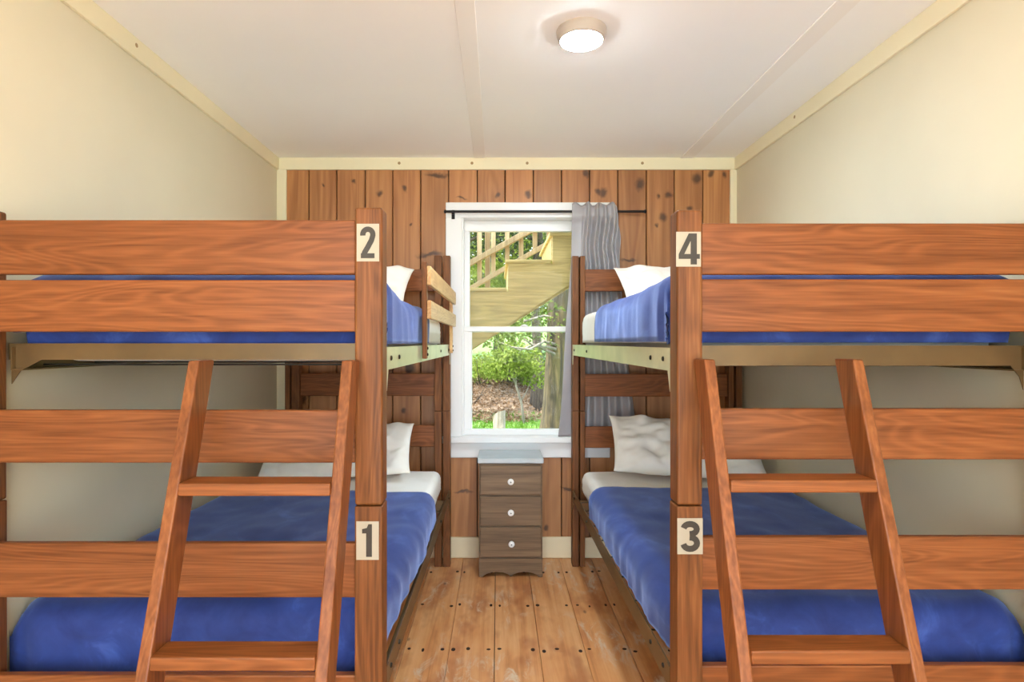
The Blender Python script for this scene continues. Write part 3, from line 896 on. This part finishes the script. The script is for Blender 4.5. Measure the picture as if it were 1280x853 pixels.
part('stringer', stringer(4.93, 4.97), M_STAIR, st)
b1_ = at(711, 352, 4.0); sl_ = RISE / RUN                      # doubled lower edge under the near stringer
lx0, lx1 = b1_.x + (GZ + .1 - b1_.z) / sl_, nose[-1][0] + RUN
part('lower_chord', prism([(lx0, b1_.z + (lx0 - b1_.x) * sl_ - .045), (lx1, b1_.z + (lx1 - b1_.x) * sl_ - .045), (lx1, b1_.z + (lx1 - b1_.x) * sl_ + .10), (lx0, b1_.z + (lx0 - b1_.x) * sl_ + .10)], 'y', 4.042, 4.080), M_STAIR, st)
for x, z in nose:
    part('tread', box(x - .012, x + RUN - .002, 3.985, 4.985, z - .026, z, .004), M_STAIR, st)
for k, (x, z) in enumerate(nose):
    part('riser', box(x + .006, x + .022, 4.042, 4.928, z - RISE, z - .027), M_STAIR, st)
# railing on the far side
YR = 4.95
h0 = at(591, 328, YR); h1 = at(668, 286, YR); b0 = at(598, 355, YR); b1 = at(686, 304, YR)
def on(a, b, x): return a.z + (b.z - a.z) * (x - a.x) / (b.x - a.x)
def rail(name, a, b, x0, x1, hh, y0, y1):
    z0, z1 = on(a, b, x0), on(a, b, x1)
    part(name, hexa([(x0, y0, z0 - hh), (x1, y0, z1 - hh), (x1, y1, z1 - hh), (x0, y1, z0 - hh),
                     (x0, y0, z0 + hh), (x1, y0, z1 + hh), (x1, y1, z1 + hh), (x0, y1, z0 + hh)], .004), M_STAIRZ, st)
xa, xb = -1.45, 1.75
hand_dz = 0
rail('handrail', h0, h1, xa, xb, .026, YR - .05, YR + .0)
rail('bottom_rail', b0, b1, xa, xb, .022, YR - .02, YR + .02)
x = at(600, 300, YR).x - .116 * 10
while x < xb - .05:
    zt = on(h0, h1, x) + .62
    part('baluster', box(x - .019, x + .019, YR + .002, YR + .04, on(b0, b1, x), zt, .003), M_STAIRZ, st)
    x += .1155
# newel at the tread end, visible right of the second step
rail('top_rail', Vector((h0.x, 0, h0.z + .62)), Vector((h1.x, 0, h1.z + .62)), xa, xb, .026, YR - .03, YR + .05)
np_ = at(610, 300, YR + .3)
part('post', box(np_.x - .022, np_.x + .022, YR + .06, YR + .15, 1.74, 3.4, .004), M_STAIRZ, st)
part('post', box(xb - .02, xb + .07, YR - .02, YR + .07, GZ, 3.9, .004), M_STAIRZ, st)

# ------------------------------------------------------------------ outside: plants
def leaves(cl, n, size, seed, bm=None, flat=.0):
    """n pointed leaves in clusters cl = [(centre, radius xyz)]."""
    rg = random.Random(seed); bm = bm or bmesh.new()
    wts = [c[1][0] * c[1][1] * c[1][2] for c in cl]
    for _ in range(n):
        c, r = rg.choices(cl, wts)[0]
        while True:
            d = Vector((rg.uniform(-1, 1), rg.uniform(-1, 1), rg.uniform(-1, 1)))
            if .15 < d.length < 1: break
        p = Vector((c[0] + d.x * r[0], c[1] + d.y * r[1], c[2] + d.z * r[2]))
        s = size * rg.uniform(.6, 1.4)
        q = Euler((rg.uniform(-1.1, 1.1) * (1 - flat), rg.uniform(-1.1, 1.1) * (1 - flat), rg.uniform(0, 6.28))).to_matrix()
        if rg.random() < .5 and not flat: q = q @ Euler((1.2, 0, 0)).to_matrix()
        v = [bm.verts.new(p + q @ Vector(k) * s) for k in ((-.5, 0, 0), (0, -.27, .05), (.55, 0, 0), (0, .27, .05))]
        bm.faces.new(v)
    return bm

def tree(name, label, base, height, rad, trunk_r, leaf, barkm, n, size, seed, crown=(.45, 1.0), lean=(0, 0), group='trees beyond the staircase', branches=5, cat='tree'):
    rg = random.Random(seed); base = Vector(base); base.z = gh(base.x, base.y) - .05
    t = thing(name, base, label, cat, group)
    pts = [base + Vector((lean[0] * k / 6 * height + .03 * rad * math.sin(k * 2.1 + seed), lean[1] * k / 6 * height, height * k / 6 * .92)) for k in range(7)]
    rr = [trunk_r * (1.25 if k == 0 else 1 - .12 * k) for k in range(7)]
    part('trunk', tube(pts, rr, 10), barkm, t, smooth=3.14)
    cl = []
    for k in range(branches):
        f = crown[0] + (crown[1] - crown[0]) * (k + .5) / branches
        b0 = base + (pts[-1] - base) * min(.98, f * .95)
        a = k * 2.4 + seed; L = rad * rg.uniform(.55, .95)
        tip = b0 + Vector((math.cos(a) * L, math.sin(a) * L, L * .25))
        part('branch', tube([b0, (b0 + tip) / 2 + Vector((0, 0, L * .08)), tip], [trunk_r * .4, trunk_r * .25, trunk_r * .08], 6), barkm, t, smooth=3.14)
        for q in (.55, .95):
            c = b0 + (tip - b0) * q
            cl.append((c, (rad * rg.uniform(.3, .5), rad * rg.uniform(.3, .5), rad * rg.uniform(.22, .4))))
    cl.append((base + Vector((lean[0], lean[1], 1)) * height * (crown[0] + crown[1]) / 2, (rad * .6, rad * .6, height * (crown[1] - crown[0]) * .45)))
    f = part('foliage', leaves(cl, n, size, seed), leaf, t); f['kind'] = 'stuff'
    return t

# the big trunk at the right of the pane
pb = at(693, 536, 10.6)
bt = thing('big_tree', (pb.x, pb.y, gh(pb.x, pb.y) - .05), 'big tree with a thick ridged trunk at the right of the window view', 'tree', 'trees beyond the staircase')
base = Vector(bt.location)
bm = bmesh.new(); n = 26; prev = None
for k in range(22):
    z = base.z + k * .3; r0 = .195 * (1 + .35 * math.exp(-k * .9)) * (1 - .006 * k)
    ring = []
    for i in range(n):
        a = 2 * math.pi * i / n
        r = r0 * (1 + .13 * abs(math.sin(a * 3.5 + .25 * math.sin(k * .5))) + .05 * fbm(math.cos(a) * 2, math.sin(a) * 2, k * .3))
        ring.append(bm.verts.new((base.x + .012 * k + r * math.cos(a), base.y + r * math.sin(a), z)))
    if prev:
        for i in range(n): bm.faces.new((prev[i], prev[(i + 1) % n], ring[(i + 1) % n], ring[i]))
    prev = ring
part('trunk', bm, BARK, bt, smooth=3.14)
def brpts(px): return [at(*p) for p in px]
for k, px in enumerate(([(700, 446, 10.5), (678, 436, 10.3), (668, 431, 10.2), (650, 438, 10.0), (622, 427, 9.8)],
                        [(700, 438, 10.5), (684, 434, 10.3), (668, 433, 10.1), (655, 424, 10.0)],
                        [(698, 432, 10.5), (680, 427, 10.2), (662, 437, 10.0), (640, 434, 9.7)],
                        [(700, 400, 10.6), (680, 395, 10.4), (655, 402, 10.0)])):
    part('branch', tube(brpts(px), [.035, .026, .02, .014, .007][:len(px)], 6), BARK_PALE, bt, smooth=3.14)
cl = [(Vector((base.x - .6, base.y - .2, base.z + 5.2)), (1.8, 1.2, 1.3)), (at(640, 424, 10), (.55, .4, .16)), (at(668, 420, 10.2), (.4, .4, .14)),
      (at(690, 424, 10.3), (.3, .3, .18)), (at(612, 425, 9.8), (.5, .4, .16)), (at(665, 395, 10.2), (.8, .6, .3))]
f = part('foliage', leaves(cl, 5200, .075, 91), LEAF_MID, bt); f['kind'] = 'stuff'

# thin forked sapling in the middle
sp = at(655, 527, 11.8); sb = Vector((sp.x, sp.y, gh(sp.x, sp.y) - .03))
sap = thing('sapling', sb, 'thin forked sapling with bright leaves in the window view', 'tree', 'trees beyond the staircase')
part('stem', tube([sb, at(652, 505, 11.8), at(645, 482, 11.8), at(644, 474, 11.8), at(648, 462, 11.8), at(653, 444, 11.8)], [.03, .026, .022, .02, .014, .006], 7), BARK_PALE, sap, smooth=3.14)
for px in ([(645, 482, 11.8), (638, 466, 11.7), (630, 452, 11.6)], [(651, 502, 11.8), (659, 488, 11.9), (666, 470, 12)], [(644, 474, 11.8), (634, 470, 11.9), (618, 458, 12)]):
    part('branch', tube(brpts(px), [.016, .011, .005], 6), BARK_PALE, sap, smooth=3.14)
cl = [(at(632, 458, 11.7), (.38, .3, .26)), (at(655, 452, 11.8), (.42, .3, .3)), (at(668, 470, 12), (.28, .3, .3)), (at(618, 462, 12), (.3, .3, .22)), (at(645, 440, 11.8), (.5, .3, .2))]
f = part('foliage', leaves(cl, 1500, .085, 17), LEAF_BRIGHT, sap); f['kind'] = 'stuff'

TREES = [
    ('slender_tree', 'slender dark tree trunk just left of the big trunk', (at(669, 0, 14).x, 14.0), 6.5, 1.3, .085, LEAF_MID, BARK_DARK, 1500, .1),
    ('leafy_tree', 'bright leafy tree at the left edge of the window view', (at(585, 0, 15.0).x, 15.0), 5.2, 1.5, .09, LEAF_BRIGHT, BARK_DARK, 4600, .11),
    ('leafy_tree', 'pale leafy tree behind the sapling', (at(640, 0, 17.0).x, 17.0), 5.5, 1.7, .10, LEAF_BRIGHT, BARK_DARK, 5200, .12),
    ('leafy_tree', 'mid green tree far behind the slender trunk', (at(690, 0, 18.5).x, 18.5), 6.5, 2.0, .12, LEAF_MID, BARK_DARK, 5200, .13),
    ('evergreen_tree', 'dark evergreen tree behind the stair balusters', (at(566, 0, 12.6).x, 12.6), 7.5, 2.2, .13, LEAF_DARK, BARK_DARK, 5200, .10),
    ('evergreen_tree', 'dark evergreen tree behind the upper stair treads', (at(672, 0, 13.5).x, 13.5), 8.0, 2.2, .13, LEAF_DARK, BARK_DARK, 5200, .11),
    ('tall_tree', 'tall hazy tree farthest behind on the bank', (at(625, 0, 24.0).x, 24.0), 9.0, 3.2, .2, LEAF_MID, BARK_DARK, 8000, .2),
    ('tall_tree', 'tall pale tree far right on the bank', (at(716, 0, 22.0).x, 22.0), 8.0, 3.0, .2, LEAF_BRIGHT, BARK_DARK, 6000, .18),
    ('tall_tree', 'tall green tree far left on the bank', (at(545, 0, 21.0).x, 21.0), 8.0, 3.0, .2, LEAF_MID, BARK_DARK, 6000, .18),
]
CR_ = [(.5, 1), (.28, 1), (.2, 1), (.2, 1), (.36, 1), (.36, 1), (.12, 1), (.12, 1), (.12, 1)]
for k, (nm, lb, bp, h, rad, tr, lf, bk, n, sz) in enumerate(TREES):
    tree(nm, lb, (bp[0], bp[1], 0), h, rad, tr, lf, bk, n, sz, 30 + k * 3, CR_[k])
def shrub(label, px, y, w, h, leaf, n, size, seed):
    p = at(px, 500, y); b = Vector((p.x, y, gh(p.x, y) - .02))
    t = thing('shrub', b, label, 'shrub', 'shrubs on the bank')
    for k in range(4):
        a = k * 1.6 + seed
        part('stem', tube([b, b + Vector((math.cos(a) * w * .25, math.sin(a) * w * .25, h * .5)), b + Vector((math.cos(a) * w * .4, math.sin(a) * w * .4, h * .9))], [.02, .014, .006], 6), BARK_DARK, t, smooth=3.14)
    f = part('foliage', leaves([(b + Vector((0, 0, h * .55)), (w * .5, w * .5, h * .45)), (b + Vector((w * .3, 0, h * .45)), (w * .35, w * .35, h * .35)), (b + Vector((-w * .3, 0, h * .45)), (w * .35, w * .35, h * .35))], n, size, seed), leaf, t)
    f['kind'] = 'stuff'
shrub('yellow-green shrub left of the stump on the bank', 600, 17.0, 1.8, .9, LEAF_BRIGHT, 1300, .09, 3)
shrub('yellow-green shrub behind the grey stump', 624, 18.2, 1.7, .9, LEAF_BRIGHT, 1300, .09, 5)
shrub('green shrub behind the sapling stem', 650, 17.4, 1.6, .9, LEAF_MID, 1200, .09, 8)
shrub('green shrub between the slender trunk and the big trunk', 676, 16.2, 1.3, 1.1, LEAF_MID, 1200, .09, 12)
shrub('bright shrub right of the big trunk behind the curtain', 722, 15.0, 1.5, 1.3, LEAF_BRIGHT, 1200, .09, 15)
shrub('brownish twiggy shrub at the left end of the leaf litter', 592, 14.2, 1.2, .5, LEAF_DRY, 500, .06, 21)

# grey stump
pt = at(624.5, 537, 9.9); sb = Vector((pt.x, pt.y, gh(pt.x, pt.y) - .03))
bm = bmesh.new(); prev = None; n = 18
for k in range(9):
    ring = []
    for i in range(n):
        a = 2 * math.pi * i / n
        r = .098 * (1.2 - .3 * k / 8) * (1 + .16 * fbm(math.cos(a) * 2.2, math.sin(a) * 2.2, k * .22 + 4))
        zt = min(1, k / 7); top = .43 + .05 * math.cos(a + .9) + .03 * fbm(math.cos(a) * 3, math.sin(a) * 3, 7)
        if k == 8: r *= .45; top -= .03
        ring.append(bm.verts.new((sb.x + r * math.cos(a), sb.y + r * math.sin(a), sb.z + top * zt)))
    if prev:
        for i in range(n): bm.faces.new((prev[i], prev[(i + 1) % n], ring[(i + 1) % n], ring[i]))
    prev = ring
bm.faces.new(prev)
tag(part('tree_stump', bm, BARK_PALE, loc=sb, smooth=1.0), 'weathered grey tree stump on the grass outside', 'stump')

# dry leaves on the ground and grass blades: nobody could count them
rg = random.Random(4); bm = bmesh.new()
for _ in range(5200):
    y = rg.uniform(11.8, 18.5); x = rg.uniform(-1.6, 3.0) * (y / 12)
    p = Vector((x, y, gh(x, y) + rg.uniform(.01, .09))); s = rg.uniform(.05, .11)
    q = Euler((rg.uniform(-.9, .9), rg.uniform(-.9, .9), rg.uniform(0, 6.28))).to_matrix()
    bm.faces.new([bm.verts.new(p + q @ Vector(k) * s) for k in ((-.5, -.1, 0), (0, -.4, .1), (.55, 0, 0), (0, .4, .1))])
tag(part('leaf_litter', bm, LEAF_DRY), 'dry brown leaves scattered on the ground outside', 'leaves', kind='stuff')
bm = bmesh.new()
for _ in range(9000):
    y = rg.uniform(7.6, 13.2); x = rg.uniform(-1.6, 3.0) * (y / 12)
    b = Vector((x, y, gh(x, y) - .01)); a = rg.uniform(0, 6.28); h = rg.uniform(.04, .11)
    d = Vector((math.cos(a), math.sin(a), 0)) * .012; tp = b + Vector((rg.uniform(-.04, .04), rg.uniform(-.04, .04), h))
    bm.faces.new([bm.verts.new(v) for v in (b - d, b + d, tp)])
tag(part('grass', bm, LEAF_GRASS), 'short green grass growing outside below the window', 'grass', kind='stuff')
